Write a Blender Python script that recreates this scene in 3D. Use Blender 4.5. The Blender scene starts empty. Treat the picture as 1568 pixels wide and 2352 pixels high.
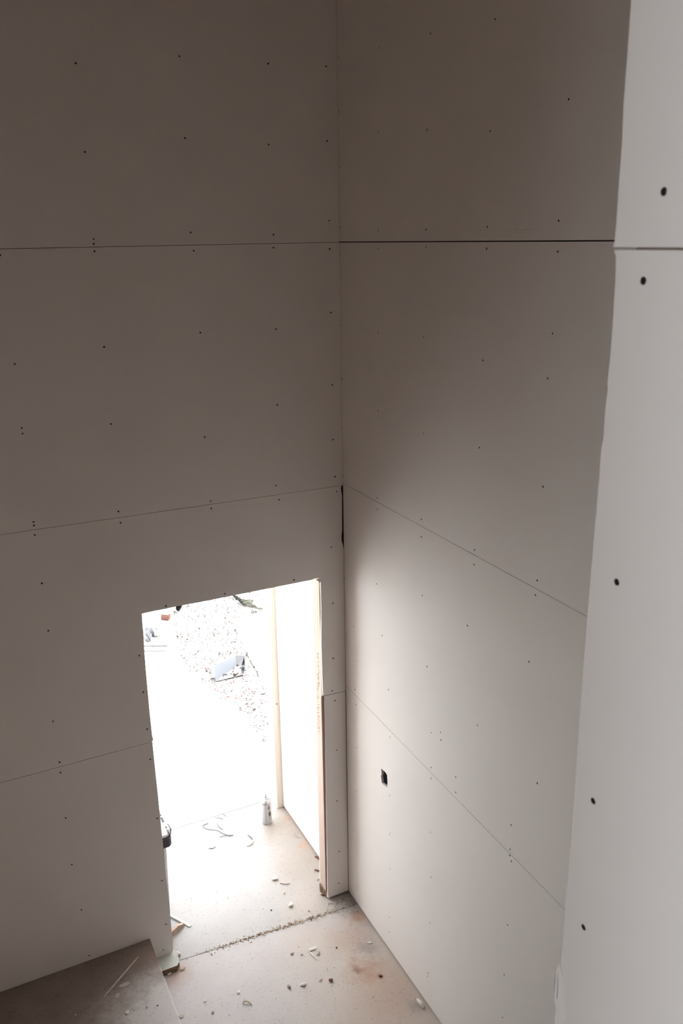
import bpy, bmesh, math, random
from mathutils import Vector, Matrix
from mathutils.geometry import delaunay_2d_cdt

random.seed(7)
SC = bpy.context.scene
COL = SC.collection

# ------------------------------------------------------------------ camera
F_PX, YAW, PITCH, ROLL = 1979.59267, 0.45381, 0.30873, -0.01504
CAM = Vector((-1.86026, -3.79232, 3.73726))
IW, IH = 1568, 2352
_f = Vector((math.sin(YAW)*math.cos(PITCH), math.cos(YAW)*math.cos(PITCH), -math.sin(PITCH)))
_r = Vector((math.cos(YAW), -math.sin(YAW), 0)); _u = _r.cross(_f)
RIGHT = math.cos(ROLL)*_r + math.sin(ROLL)*_u
UP = -math.sin(ROLL)*_r + math.cos(ROLL)*_u
FWD = _f
cd = bpy.data.cameras.new('camera'); cam = bpy.data.objects.new('camera', cd); COL.objects.link(cam)
M3 = Matrix((RIGHT, UP, -FWD)).transposed()
cam.matrix_world = Matrix.Translation(CAM) @ M3.to_4x4()
cd.sensor_fit = 'VERTICAL'; cd.sensor_height = 36.0; cd.lens = 36.0*F_PX/IH
cd.clip_start = 0.05; cd.clip_end = 200
cd.dof.use_dof = True; cd.dof.focus_distance = 4.9; cd.dof.aperture_fstop = 9.0
SC.camera = cam

# ------------------------------------------------------------------ light
SKY = 6.3
w = bpy.data.worlds.new('overcast_sky'); SC.world = w; w.use_nodes = True
wn = w.node_tree.nodes; wl = w.node_tree.links
bg = wn['Background']; bg.inputs['Color'].default_value = (0.95, 0.98, 1.0, 1); bg.inputs['Strength'].default_value = SKY

def portal(name, loc, rot, sx, sy):
    l = bpy.data.lights.new(name, 'AREA'); l.shape = 'RECTANGLE'; l.size = sx; l.size_y = sy
    l.energy = 1; l.cycles.is_portal = True
    o = bpy.data.objects.new(name, l); COL.objects.link(o); o.location = loc; o.rotation_euler = rot
portal('doorway_sky_portal', (-.69, 1.056, 1.12), (-math.pi/2, 0, 0), 1.24, 2.26)
portal('landing_window_portal', (-4.19, -4.275, 3.525), (0, -math.pi/2, 0), 1.95, 1.85)

sl = bpy.data.lights.new('bounce_sun', 'SUN'); sl.energy = 49; sl.angle = math.radians(6); sl.color = (.985, .99, 1.0)  # added beside the overcast sky so the driveway bounces more light indoors
bounce_sun = bpy.data.objects.new('bounce_sun', sl); COL.objects.link(bounce_sun); bounce_sun.location = (6, 6, 9)
bounce_sun.rotation_euler = Vector((.50, .16, .86)).to_track_quat('Z', 'Y').to_euler()

vs = SC.view_settings
vs.view_transform = 'Standard'; vs.look = 'None'; vs.gamma = 1; vs.use_curve_mapping = False; vs.exposure = 0.0
SC.cycles.max_bounces = 16; SC.cycles.diffuse_bounces = 12
SC.cycles.sample_clamp_indirect = 0

# ------------------------------------------------------------------ materials
def mat(name, col, rough=0.7, var=0.0, scale=8.0, bump=0.0, bscale=60.0, metallic=0.0, col2=None, spec=0.5, trans=0.0):
    m = bpy.data.materials.new(name); m.use_nodes = True
    n = m.node_tree.nodes; l = m.node_tree.links; b = n['Principled BSDF']
    b.inputs['Roughness'].default_value = rough; b.inputs['Metallic'].default_value = metallic
    b.inputs['Specular IOR Level'].default_value = spec
    if trans: b.inputs['Transmission Weight'].default_value = trans
    tc = n.new('ShaderNodeTexCoord')
    no = n.new('ShaderNodeTexNoise'); no.inputs['Scale'].default_value = scale; no.inputs['Detail'].default_value = 4
    l.new(tc.outputs['Object'], no.inputs['Vector'])
    cr = n.new('ShaderNodeValToRGB'); cr.color_ramp.elements[0].position = 0.3; cr.color_ramp.elements[1].position = 0.7
    c2 = col2 or tuple(max(0, c*(1-var)) for c in col)
    cr.color_ramp.elements[0].color = (*c2, 1); cr.color_ramp.elements[1].color = (*col, 1)
    l.new(no.outputs['Fac'], cr.inputs['Fac']); l.new(cr.outputs['Color'], b.inputs['Base Color'])
    if bump:
        n2 = n.new('ShaderNodeTexNoise'); n2.inputs['Scale'].default_value = bscale; n2.inputs['Detail'].default_value = 5
        l.new(tc.outputs['Object'], n2.inputs['Vector'])
        bp = n.new('ShaderNodeBump'); bp.inputs['Strength'].default_value = bump; bp.inputs['Distance'].default_value = 0.002
        l.new(n2.outputs['Fac'], bp.inputs['Height']); l.new(bp.outputs['Normal'], b.inputs['Normal'])
    return m

M = {}
M['paper'] = mat('drywall_paper', (0.855, 0.83, 0.81), 0.85, 0.02, 3, 0.12, 500, spec=0.2)
M['paper_upper'] = mat('drywall_paper_cool', (0.84, 0.825, 0.815), 0.85, 0.02, 3, 0.12, 500, spec=0.2)
M['torn'] = mat('torn_paper', (0.86, 0.85, 0.84), 0.9, 0.05, 40, spec=0.1)
M['gypsum'] = mat('gypsum_core', (0.82, 0.80, 0.78), 0.95, 0.1, 60, 0.3, 300, spec=0.1)
M['screw'] = mat('black_phosphate_screw', (0.012, 0.011, 0.010), 0.6, 0.3, 300, metallic=0.3)
M['osb'] = mat('bare_sheathing_board', (0.60, 0.52, 0.46), 0.9, 0.2, 25, 0.3, 60)
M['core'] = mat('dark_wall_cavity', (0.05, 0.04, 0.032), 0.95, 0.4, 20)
M['printing'] = mat('faint_grey_printing', (0.56, 0.53, 0.51), 0.9, 0.1, 50, spec=0.1)
M['red_stamp'] = mat('faded_red_lumber_stamp', (0.22, 0.09, 0.07), 0.9, 0.2, 60, spec=0.1)
M['black_stamp'] = mat('dark_lumber_stamp', (0.05, 0.04, 0.04), 0.9, 0.2, 60, spec=0.1)
M['outlet'] = mat('grey_blue_plastic_box', (0.10, 0.105, 0.12), 0.5, 0.2, 30)
M['can'] = mat('white_painted_can', (0.52, 0.52, 0.53), 0.3, 0.06, 30)
M['canmetal'] = mat('can_metal_rim', (0.45, 0.45, 0.46), 0.35, 0.1, 30, metallic=0.6)
M['canseam'] = mat('can_seam_grey', (0.30, 0.29, 0.29), 0.5, 0.1, 30)
M['red_print'] = mat('dark_red_can_print', (0.16, 0.035, 0.03), 0.5, 0.3, 80)
M['dark_print'] = mat('dark_grey_can_picture', (0.04, 0.04, 0.04), 0.5, 0.6, 60, col2=(0.12, 0.11, 0.11))
M['rust'] = mat('rust_brown_clod', (0.22, 0.08, 0.05), 0.9, 0.4, 60, 0.4, 100)
M['chip'] = mat('plaster_chip', (0.80, 0.78, 0.74), 0.9, 0.15, 60, 0.3, 200, spec=0.2)
M['foam'] = mat('pale_foam', (0.84, 0.80, 0.70), 0.9, 0.12, 60, 0.4, 150, spec=0.2)
M['greychip'] = mat('grey_mortar_clump', (0.42, 0.39, 0.38), 0.95, 0.3, 60, 0.4, 120)
M['shaving'] = mat('curled_shaving', (0.52, 0.44, 0.37), 0.9, 0.2, 60)
M['wire'] = mat('pale_grey_strip', (0.16, 0.155, 0.165), 0.6, 0.2, 60)
M['binwhite'] = mat('white_plastic_bin', (0.50, 0.50, 0.51), 0.45, 0.08, 12)
M['bindark'] = mat('dark_plastic_rim', (0.045, 0.042, 0.055), 0.5, 0.3, 60)
M['tub'] = mat('grey_plastic_tub', (0.042, 0.046, 0.054), 0.55, 0.12, 8)
M['tub_shade'] = mat('shaded_tub_base', (0.008, 0.009, 0.011), 0.6, 0.3, 12)  # tub grey darkened to paint the shade at its inner base
M['orange'] = mat('orange_brick', (0.07, 0.018, 0.010), 0.8, 0.3, 60)
M['pipe'] = mat('white_plastic_pipe', (0.75, 0.75, 0.75), 0.4, 0.05, 20)
M['pipein'] = mat('pipe_inner_shade', (0.035, 0.028, 0.026), 0.8, 0.4, 30)
M['bag'] = mat('crumpled_plastic_film', (0.050, 0.052, 0.060), 0.35, 0.5, 14, col2=(0.026, 0.027, 0.035))
M['bagwhite'] = mat('white_plastic_bag', (0.080, 0.083, 0.092), 0.45, 0.25, 10)
M['tray'] = mat('pale_plastic_tray', (0.055, 0.06, 0.06), 0.4, 0.25, 25)
M['paver'] = mat('pale_concrete_paver', (0.56, 0.55, 0.53), 0.85, 0.1, 10, 0.3, 80)
M['joint'] = mat('dark_joint_sand', (0.09, 0.085, 0.08), 0.95, 0.3, 60)
M['jointfill'] = mat('dusty_joint_fill', (0.38, 0.33, 0.29), 0.95, 0.4, 60)
M['mulch_base'] = mat('pale_gravel', (0.40, 0.38, 0.36), 0.95, 0.35, 90, 0.8, 120, col2=(0.26, 0.24, 0.22))
M['leaf_red'] = mat('red_brown_leaf', (0.085, 0.013, 0.012), 0.8, 0.3, 30)
M['leaf_dark'] = mat('dark_twig', (0.014, 0.012, 0.012), 0.9, 0.4, 30)
M['leaf_tan'] = mat('tan_wood_chip', (0.036, 0.029, 0.026), 0.9, 0.3, 30)
M['band'] = mat('dark_brown_band', (0.016, 0.011, 0.009), 0.95, 0.5, 40, 1.0, 60, col2=(0.012, 0.018, 0.008))
M['yellow'] = mat('yellow_green_leaf', (0.16, 0.19, 0.05), 0.7, 0.2, 30)
M['greenboard'] = mat('pale_green_faced_board', (0.60, 0.64, 0.60), 0.85, 0.08, 20, 0.2, 80)
M['brownedge'] = mat('brown_board_edge', (0.22, 0.14, 0.075), 0.9, 0.3, 40, 0.4, 80)
M['scratch'] = mat('pale_dust', (0.62, 0.58, 0.54), 0.95, 0.2, 60)

def wood(name, col, col2):
    m = bpy.data.materials.new(name); m.use_nodes = True
    n = m.node_tree.nodes; l = m.node_tree.links; b = n['Principled BSDF']; b.inputs['Roughness'].default_value = 0.75
    b.inputs['Specular IOR Level'].default_value = 0.25
    tc = n.new('ShaderNodeTexCoord'); mp = n.new('ShaderNodeMapping'); mp.inputs['Scale'].default_value = (60, 60, 2.5)
    l.new(tc.outputs['Object'], mp.inputs['Vector'])
    no = n.new('ShaderNodeTexNoise'); no.inputs['Scale'].default_value = 1.2; no.inputs['Detail'].default_value = 5
    l.new(mp.outputs['Vector'], no.inputs['Vector'])
    cr = n.new('ShaderNodeValToRGB'); cr.color_ramp.elements[0].position = 0.3; cr.color_ramp.elements[1].position = 0.65
    cr.color_ramp.elements[0].color = (*col2, 1); cr.color_ramp.elements[1].color = (*col, 1)
    l.new(no.outputs['Fac'], cr.inputs['Fac']); l.new(cr.outputs['Color'], b.inputs['Base Color'])
    return m
M['wood'] = wood('pine_stud', (0.56, 0.47, 0.41), (0.50, 0.39, 0.32))
M['wood_dark'] = wood('damp_brown_plate', (0.30, 0.20, 0.13), (0.16, 0.10, 0.07))
M['wood_red'] = wood('red_brown_wood', (0.36, 0.17, 0.12), (0.24, 0.11, 0.08))
M['wood_post'] = wood('pale_pine_post', (0.66, 0.60, 0.54), (0.60, 0.53, 0.46))
M['stick'] = wood('splintered_wood', (0.62, 0.50, 0.41), (0.48, 0.33, 0.23))

def concrete(name, base, dark, stains_and_shading=(), rough=0.55, crack=False):
    """stains_and_shading: (x, y, radius, colour, strength) — dirt, rust, painted light and shade, each placed on the slab"""
    m = bpy.data.materials.new(name); m.use_nodes = True
    n = m.node_tree.nodes; l = m.node_tree.links; b = n['Principled BSDF']
    b.inputs['Roughness'].default_value = rough; b.inputs['Specular IOR Level'].default_value = 0.5
    geo = n.new('ShaderNodeNewGeometry')
    def noise(s, d=5, r=0.6):
        q = n.new('ShaderNodeTexNoise'); q.inputs['Scale'].default_value = s; q.inputs['Detail'].default_value = d
        q.inputs['Roughness'].default_value = r
        l.new(geo.outputs['Position'], q.inputs['Vector']); return q
    a = noise(2.2); cr = n.new('ShaderNodeValToRGB')
    cr.color_ramp.elements[0].position = 0.32; cr.color_ramp.elements[1].position = 0.66
    cr.color_ramp.elements[0].color = (*dark, 1); cr.color_ramp.elements[1].color = (*base, 1)
    l.new(a.outputs['Fac'], cr.inputs['Fac']); cur = cr.outputs['Color']
    wob = noise(14, 5, 0.7)
    for (sx, sy, r, c, st) in stains_and_shading:
        vm = n.new('ShaderNodeVectorMath'); vm.operation = 'DISTANCE'; vm.inputs[1].default_value = (sx, sy, 0)
        l.new(geo.outputs['Position'], vm.inputs[0])
        ad = n.new('ShaderNodeMath'); ad.operation = 'MULTIPLY_ADD'; wa_ = min(r, .10); ad.inputs[1].default_value = wa_*2.4; ad.inputs[2].default_value = -wa_*1.2
        l.new(wob.outputs['Fac'], ad.inputs[0])
        sm = n.new('ShaderNodeMath'); sm.operation = 'ADD'; l.new(vm.outputs['Value'], sm.inputs[0]); l.new(ad.outputs[0], sm.inputs[1])
        mr = n.new('ShaderNodeMapRange'); mr.interpolation_type = 'SMOOTHSTEP'
        mr.inputs['From Min'].default_value = r*1.25; mr.inputs['From Max'].default_value = 0
        mr.inputs['To Min'].default_value = 0; mr.inputs['To Max'].default_value = st
        l.new(sm.outputs[0], mr.inputs['Value'])
        mx = n.new('ShaderNodeMix'); mx.data_type = 'RGBA'; mx.inputs['B'].default_value = (*c, 1)
        l.new(mr.outputs['Result'], mx.inputs['Factor']); l.new(cur, mx.inputs['A']); cur = mx.outputs['Result']
    sp = noise(70, 3, 0.6); c3 = n.new('ShaderNodeValToRGB')
    c3.color_ramp.elements[0].position = 0.30; c3.color_ramp.elements[1].position = 0.40
    c3.color_ramp.elements[0].color = (0.62, 0.58, 0.56, 1); c3.color_ramp.elements[1].color = (1, 1, 1, 1)
    l.new(sp.outputs['Fac'], c3.inputs['Fac'])
    m2 = n.new('ShaderNodeMix'); m2.data_type = 'RGBA'; m2.blend_type = 'MULTIPLY'; m2.inputs['Factor'].default_value = 0.8
    l.new(cur, m2.inputs['A']); l.new(c3.outputs['Color'], m2.inputs['B']); cur = m2.outputs['Result']
    l.new(cur, b.inputs['Base Color'])
    bn = noise(120, 6, 0.7); bp = n.new('ShaderNodeBump'); bp.inputs['Strength'].default_value = 0.25; bp.inputs['Distance'].default_value = 0.002
    l.new(bn.outputs['Fac'], bp.inputs['Height']); l.new(bp.outputs['Normal'], b.inputs['Normal'])
    return m
RUST = (0.42, 0.26, 0.185); TAN = (0.56, 0.49, 0.42); GREY = (0.28, 0.265, 0.255); DRUST = (0.20, 0.10, 0.06)
M['slab'] = concrete('dusty_concrete', (0.53, 0.515, 0.525), (0.47, 0.445, 0.445), [
    (-0.10, -0.62, 0.62, TAN, 0.75), (-0.30, -0.95, 0.40, TAN, 0.5),
    (-0.16, -0.33, 0.16, RUST, 0.45), (-0.20, -0.55, 0.11, RUST, 0.65), (-0.215, -0.53, 0.035, DRUST, 0.7),
    (-0.126, -0.626, 0.022, DRUST, 0.8), (-0.12, -0.60, 0.09, RUST, 0.4), (-0.15, -0.76, 0.26, RUST, 0.45),
    (-0.04, -0.20, 0.075, RUST, 0.8), (-0.05, -0.09, 0.10, GREY, 0.6), (-0.09, -0.43, 0.09, GREY, 0.6), (-0.055, -0.86, 0.05, GREY, 0.6),
    (-0.36, -0.25, 0.2, TAN, 0.4), (-1.08, -0.13, 0.10, RUST, 0.5)])
M['slab_out'] = concrete('grey_concrete', (0.40, 0.395, 0.395), (0.36, 0.345, 0.335), [
    (-0.10, 0.35, 0.34, (.33,.28,.235), 0.7), (-0.10, 0.75, 0.28, (.33,.28,.235), 0.7), (-0.25, 0.0, 0.22, TAN, 0.5),  # first two patches paint the shade beside the side wall and post
    (-0.055, 0.50, 0.05, RUST, 0.7), (-0.06, 0.80, 0.04, RUST, 0.6)], rough=0.42)
M['drive'] = concrete('driveway_concrete', (0.70, 0.69, 0.67), (0.66, 0.65, 0.63), rough=0.8)
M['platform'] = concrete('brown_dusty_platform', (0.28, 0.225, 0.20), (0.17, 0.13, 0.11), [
    (-1.60, -0.12, 0.09, (0.38, 0.36, 0.33), 0.5), (-1.42, -0.16, 0.035, (0.45, 0.42, 0.40), 0.6),
    (-1.66, -0.22, 0.06, (0.40, 0.38, 0.35), 0.5), (-1.50, -0.34, 0.05, (0.42, 0.40, 0.38), 0.5),
    (-1.22, -0.58, 0.42, (0.68, 0.67, 0.68), 2.2), (-1.20, -0.28, 0.12, (0.62, 0.60, 0.60), 0.9)], rough=0.7)  # these two pale patches paint the doorway light onto the deck

# ------------------------------------------------------------------ helpers
def ray(px): return (FWD + RIGHT*((px[0]-IW/2)/F_PX) - UP*((px[1]-IH/2)/F_PX))
def at(px, ax, val):
    """point of the plane axis=val seen at photo pixel px"""
    d = ray(px); t = (val-CAM[ax])/d[ax]; return CAM + t*d
def link(o, parent=None):
    COL.objects.link(o)
    if parent is not None: o.parent = parent
    return o
def obj(name, bm, m, parent=None, smooth=False, loc=None):
    me = bpy.data.meshes.new(name); bmesh.ops.recalc_face_normals(bm, faces=bm.faces[:]); bm.to_mesh(me); bm.free()
    for x in (m if isinstance(m, (list, tuple)) else [m]): me.materials.append(x)
    if smooth:
        for p in me.polygons: p.use_smooth = True
    o = bpy.data.objects.new(name, me); link(o, parent)
    if loc is not None: o.location = loc
    return o
def tag(o, label=None, cat=None, group=None, kind=None):
    if label: o['label'] = label
    if cat: o['category'] = cat
    if group: o['group'] = group
    if kind: o['kind'] = kind
    return o
def empty(name, loc=(0, 0, 0), rz=0):
    o = bpy.data.objects.new(name, None); o.location = loc; o.rotation_euler = (0, 0, rz); COL.objects.link(o); return o
def box(bm, x0, x1, y0, y1, z0, z1, mi=0):
    vs_ = [bm.verts.new((x, y, z)) for z in (z0, z1) for y in (y0, y1) for x in (x0, x1)]
    for f in ((0, 2, 3, 1), (4, 5, 7, 6), (0, 1, 5, 4), (2, 6, 7, 3), (0, 4, 6, 2), (1, 3, 7, 5)):
        q = bm.faces.new([vs_[i] for i in f]); q.material_index = mi
    return vs_
def boxobj(name, dims, m, parent=None, bev=0.0):
    bm = bmesh.new(); box(bm, *dims)
    if bev: bmesh.ops.bevel(bm, geom=bm.edges[:], offset=bev, segments=1, affect='EDGES')
    return obj(name, bm, m, parent)
def prism(bm, pts, z0, z1):
    a = [bm.verts.new((p[0], p[1], z0)) for p in pts]; b = [bm.verts.new((p[0], p[1], z1)) for p in pts]
    bm.faces.new(a[::-1]); bm.faces.new(b)
    for i in range(len(pts)): bm.faces.new((a[i], a[(i+1) % len(pts)], b[(i+1) % len(pts)], b[i]))
def lathe(bm, prof, seg=24, c=(0, 0, 0), mi=0):
    rings = []
    for r, z in prof:
        rings.append([bm.verts.new((c[0]+r*math.cos(2*math.pi*i/seg), c[1]+r*math.sin(2*math.pi*i/seg), c[2]+z)) for i in range(seg)] if r > 1e-6 else [bm.verts.new((c[0], c[1], c[2]+z))])
    for a, b in zip(rings, rings[1:]):
        for i in range(seg):
            j = (i+1) % seg
            f = [a[i % len(a)], a[j % len(a)], b[j % len(b)], b[i % len(b)]]
            u = []
            for v in f:
                if v not in u: u.append(v)
            if len(u) > 2: bm.faces.new(u).material_index = mi
    if len(rings[0]) > 1: bm.faces.new(rings[0][::-1])
    if len(rings[-1]) > 1: bm.faces.new(rings[-1])
def tube(bm, pts, r, seg=6):
    rings = []
    pts = [Vector(p) for p in pts]
    for i, p in enumerate(pts):
        d = (pts[min(i+1, len(pts)-1)]-pts[max(i-1, 0)]).normalized()
        a = d.cross(Vector((0, 0, 1)));  a = a.normalized() if a.length > 1e-4 else Vector((1, 0, 0)); b = d.cross(a)
        rings.append([bm.verts.new(p + r*(math.cos(2*math.pi*k/seg)*a + math.sin(2*math.pi*k/seg)*b)) for k in range(seg)])
    for A, B in zip(rings, rings[1:]):
        for k in range(seg): bm.faces.new((A[k], A[(k+1) % seg], B[(k+1) % seg], B[k]))
    bm.faces.new(rings[0][::-1]); bm.faces.new(rings[-1])

# plane maps: (u, v, depth into the wall) -> world
MAPA = lambda u, v, d: Vector((u, d, v))
MAPB = lambda u, v, d: Vector((d, u, v))
def MAPX(x0): return lambda u, v, d: Vector((x0+d, u, v))
def pip(x, y, poly):
    c = False; j = len(poly)-1
    for i in range(len(poly)):
        a, b = poly[i], poly[j]
        if (a[1] > y) != (b[1] > y) and x < (b[0]-a[0])*(y-a[1])/(b[1]-a[1])+a[0]: c = not c
        j = i
    return c
def panel(name, poly, fmap, holes, parent, m, thick=0.0127, seg=10, hd=0.0022, cut=None):
    """a drywall sheet: outline poly, driven-in screw dimples really sunk into its face"""
    pts = []; edges = []; loops = []
    def loop(L):
        s = len(pts); pts.extend([Vector(p) for p in L]); n_ = len(L)
        edges.extend([(s+i, s+(i+1) % n_) for i in range(n_)]); return list(range(s, s+n_))
    loop(poly)
    hl = []
    for (u, v, r) in holes:
        hl.append([(u+r*math.cos(2*math.pi*k/seg)*random.uniform(.93, 1.07), v+r*math.sin(2*math.pi*k/seg)*random.uniform(.93, 1.07)) for k in range(seg)])
        loop(hl[-1])
    if cut: loop(cut)
    vo, eo, fo, ov, oe, of = delaunay_2d_cdt(pts, edges, [], 0, 1e-7)
    bm = bmesh.new(); vv = [bm.verts.new(fmap(p.x, p.y, 0)) for p in vo]
    key = {}
    for i, src in enumerate(ov):
        for s in src: key[s] = vv[i]
    hb = [(sum(q[0] for q in h)/seg, sum(q[1] for q in h)/seg, h) for h in hl]
    for f in fo:
        c = sum((vo[i] for i in f), Vector((0, 0)))/len(f)
        if not pip(c.x, c.y, poly): continue
        if cut and pip(c.x, c.y, cut): continue
        if any(abs(c.x-hx) < .01 and abs(c.y-hy) < .01 and pip(c.x, c.y, h) for hx, hy, h in hb): continue
        bm.faces.new([vv[i] for i in f])
    n = len(poly); idx = n
    def wall_loop(ids, src, d, shrink=None):
        top = [key[i] for i in ids]
        if shrink:
            cx, cy = shrink; bot = [bm.verts.new(fmap(cx+(p[0]-cx)*.72, cy+(p[1]-cy)*.72, d)) for p in src]
        else: bot = [bm.verts.new(fmap(p[0], p[1], d)) for p in src]
        fs = []
        for i in range(len(ids)):
            j = (i+1) % len(ids); f = bm.faces.new((top[i], top[j], bot[j], bot[i])); fs.append(f)
        return bot, fs
    bot, fs = wall_loop(range(n), poly, thick)
    for f in fs: f.material_index = 1
    for h in hl:
        cx = sum(q[0] for q in h)/seg; cy = sum(q[1] for q in h)/seg
        b2, fs = wall_loop(range(idx, idx+seg), h, hd, (cx, cy)); idx += seg
        for f in fs: f.material_index = 1
        bm.faces.new(b2).material_index = 1
    if cut:
        b2, fs = wall_loop(range(idx, idx+len(cut)), cut, thick)
        for f in fs: f.material_index = 1
    if not cut: bm.faces.new(bot)
    loose = [v for v in bm.verts if not v.link_faces]
    for v in loose: bm.verts.remove(v)
    me = bpy.data.meshes.new(name); 
    bmesh.ops.recalc_face_normals(bm, faces=bm.faces[:]); bm.to_mesh(me); bm.free()
    me.materials.append(m); me.materials.append(M['gypsum'])
    o = bpy.data.objects.new(name, me); link(o, parent)
    return o

def screw_mesh(fmap_dir):
    bm = bmesh.new(); r = 0.0042; seg = 12
    # bugle head, cross-slotted: ring proud, slot sunk; built in (u,v,d) with d into the wall
    P = lambda u, v, d: bm.verts.new(fmap_dir(u, v, d))
    ctr = P(0, 0, 0.0006); ring1 = []; ring2 = []; ring3 = []
    for k in range(seg):
        a = 2*math.pi*k/seg; rr = r*(0.42 if k % 3 == 0 else 0.16)
        ring1.append(P(rr*math.cos(a), rr*math.sin(a), 0.0002 if k % 3 else 0.0005))
        ring2.append(P(r*.92*math.cos(a), r*.92*math.sin(a), -0.0001)); ring3.append(P(r*math.cos(a), r*math.sin(a), 0.0009))
    for k in range(seg):
        j = (k+1) % seg
        bm.faces.new((ctr, ring1[k], ring1[j])); bm.faces.new((ring1[k], ring2[k], ring2[j], ring1[j])); bm.faces.new((ring2[k], ring3[k], ring3[j], ring2[j]))
    bm.faces.new(ring3)
    me = bpy.data.meshes.new('screw'); bmesh.ops.recalc_face_normals(bm, faces=bm.faces[:]); bm.to_mesh(me); bm.free(); me.materials.append(M['screw'])
    return me
SCREW_A = screw_mesh(lambda u, v, d: Vector((u, d, v)))
SCREW_B = screw_mesh(lambda u, v, d: Vector((d, u, v)))
def add_screws(pan, holes, fmap, me, hd=0.0022):
    for (u, v, r) in holes:
        o = bpy.data.objects.new('screw', me); o.location = fmap(u, v, hd-0.0009); s = r*.88/0.0042*1.0
        o.scale = (1, s, s) if me is SCREW_B else (s, 1, s)
        link(o, pan)

def lerp_line(p, q): return lambda u: p[1]+(q[1]-p[1])*(u-p[0])/(q[0]-p[0])
def uv_a(px): p = at(px, 1, 0); return (p.x, p.z)
def uv_b(px, x=0): p = at(px, 0, x); return (p.y, p.z)

# ================================================================== SETTING
# ---- wall_left : the wall with the door opening (plane y = 0)
wa = empty('wall_left'); tag(wa, kind='structure')
S3 = lerp_line(uv_a((770, 556.5)), uv_a((10, 571.5))); S2 = lerp_line(uv_a((775, 1116.5)), uv_a((50, 1221)))
S1 = lerp_line(uv_a((345, 1705)), uv_a((5, 1797)))
S1r = lerp_line(uv_a((795, 1587)), uv_a((746, 1598.5)))
XL = -2.19
scA = [(174,145),(412,129),(616,146),(749,152),(195,349),(425,317),(617,332),(751,324),(438,534),(628,539),(756,507),(215,549),(215,560),
 (217,577),(445,576),(628,569),(757,572),(0,586),(460,764),(634,756),(760,718),(34,836),(239,797),(255,974),(50,983),(52,996),(470,1004),
 (637,930),(763,884),(765,1010),(634,1115),(641,1148),(769,1095),(773,1129),(484,1151),(485,1168),(272,1175),(277,1201),(77,1199),
 (78,1207),(79,1217),(80,1229),(96,1340),(111,1449),(122,1657),(381,1392),(320,1506),(329,1590),(338,1675),(516,1364),(675,1332),(761,1257),
 (764,1386),(765,1512),(763,1587),(769,1609),(773,1723),(774,1840),(779,1956),(778,2029),(137,1751),(139,1775),(151,1879),(165,1986),
 (187,2090),(205,2195),(345,1744),(361,1880),(372,2023),(381,2123),(375,2182)]
hA = [(*uv_a(p), random.uniform(.0042, .0052)) for p in scA]
G = 0.0012
left_edge = [uv_a(p) for p in ((326,1410),(328,1440),(332,1500),(337,1560),(343,1625),(349.5,1688))]
left_low = [uv_a(p) for p in ((351,1712),(357,1770),(363,1825),(369.5,1896),(375,1948),(378,1987),(384,2036),(388,2071),(391,2105),(394,2140),(397,2163),(397,2183),(394,2193),(387,2197))]
lint = [uv_a(p) for p in ((329,1409),(400,1394),(470,1381),(560,1363),(640,1347),(700,1335),(716,1332),(722,1329))]
right_edge = [uv_a(p) for p in ((736,1328),(738,1400),(738,1480),(740.5,1560),(742,1598))]
row1 = [(XL, 0.015)] + [(left_low[-1][0]-.06, 0.02)] + left_low[::-1] + [(left_low[0][0], S1(left_low[0][0])-G), (XL, S1(XL)-G)]
row1b = [(uv_a((753, 2062))[0], 0.014), (-.003, 0.014), (-.003, S1r(0)-G), (uv_a((746, 1600))[0], S1r(-.13)-G)]
row2 = [(XL, S1(XL)+G), (left_edge[-1][0]-.01, S1(left_edge[-1][0])+G), (left_edge[-1][0]+.004, S1(left_edge[-1][0])+G+.004)] + left_edge[::-1] + lint + right_edge + \
       [(-.001, S1r(0)+G), (-.001, 2.18), (-.005, 2.21), (-.012, 2.235), (-.013, 2.26), (-.008, 2.29), (-.006, 2.48), (-.010, 2.505), (-.012, 2.52), (-.007, S2(0)-G), (XL, S2(XL)-G)]
row3 = [(XL, S2(XL)+G*.6), (-.0005, S2(0)+G*.6), (-.0005, S3(0)-G*.8), (XL, S3(XL)-G*.9)]
row4 = [(XL, S3(XL)+G*.9), (-.0005, S3(0)+G*.8), (-.0005, 4.93), (XL, 4.93)]
row5 = [(XL, 4.932), (-.0005, 4.932), (-.0005, 5.25), (XL, 5.25)]
for poly in (row1, row1b, row2, row3, row4, row5):
    hs = [h for h in hA if pip(h[0], h[1], poly) and all(abs(h[0]-q[0])+abs(h[1]-q[1]) > .006 for q in poly)]
    pn = panel('drywall_panel', poly, MAPA, hs, wa, M['paper'])
    add_screws(pn, hs, MAPA, SCREW_A)
# framing behind the sheets
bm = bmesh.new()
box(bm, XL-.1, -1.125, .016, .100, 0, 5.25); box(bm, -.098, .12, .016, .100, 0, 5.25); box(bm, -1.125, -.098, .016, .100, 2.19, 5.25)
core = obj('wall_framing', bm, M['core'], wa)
st = boxobj('stud', (-.140, -.100, .0135, .102, .045, 2.075), M['wood'], wa, .0015)
boxobj('stud', (-1.120, -1.0815, .0135, .102, .04, 2.075), M['wood_red'], wa, .0015)
boxobj('header_plank', (-1.12, -.100, .0135, .102, 2.075, 2.19), M['wood'], wa, .0015)
bm = bmesh.new(); prism(bm, [(-.136, .016), (-.1, .016), (-.1, .102), (-.146, .102), (-.150, .085), (-.143, .06)], 0, .044)
obj('bottom_plate', bm, M['wood_dark'], wa)
boxobj('bottom_plate', (XL, -1.11, .0135, .102, 0, .038), M['wood_dark'], wa)
boxobj('stud_face_strip', (-.1425, -.1395, .0135, .019, .05, 1.35), M['wood_red'], wa)  # thin strip paints the shaded front face of the stud red-brown
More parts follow.
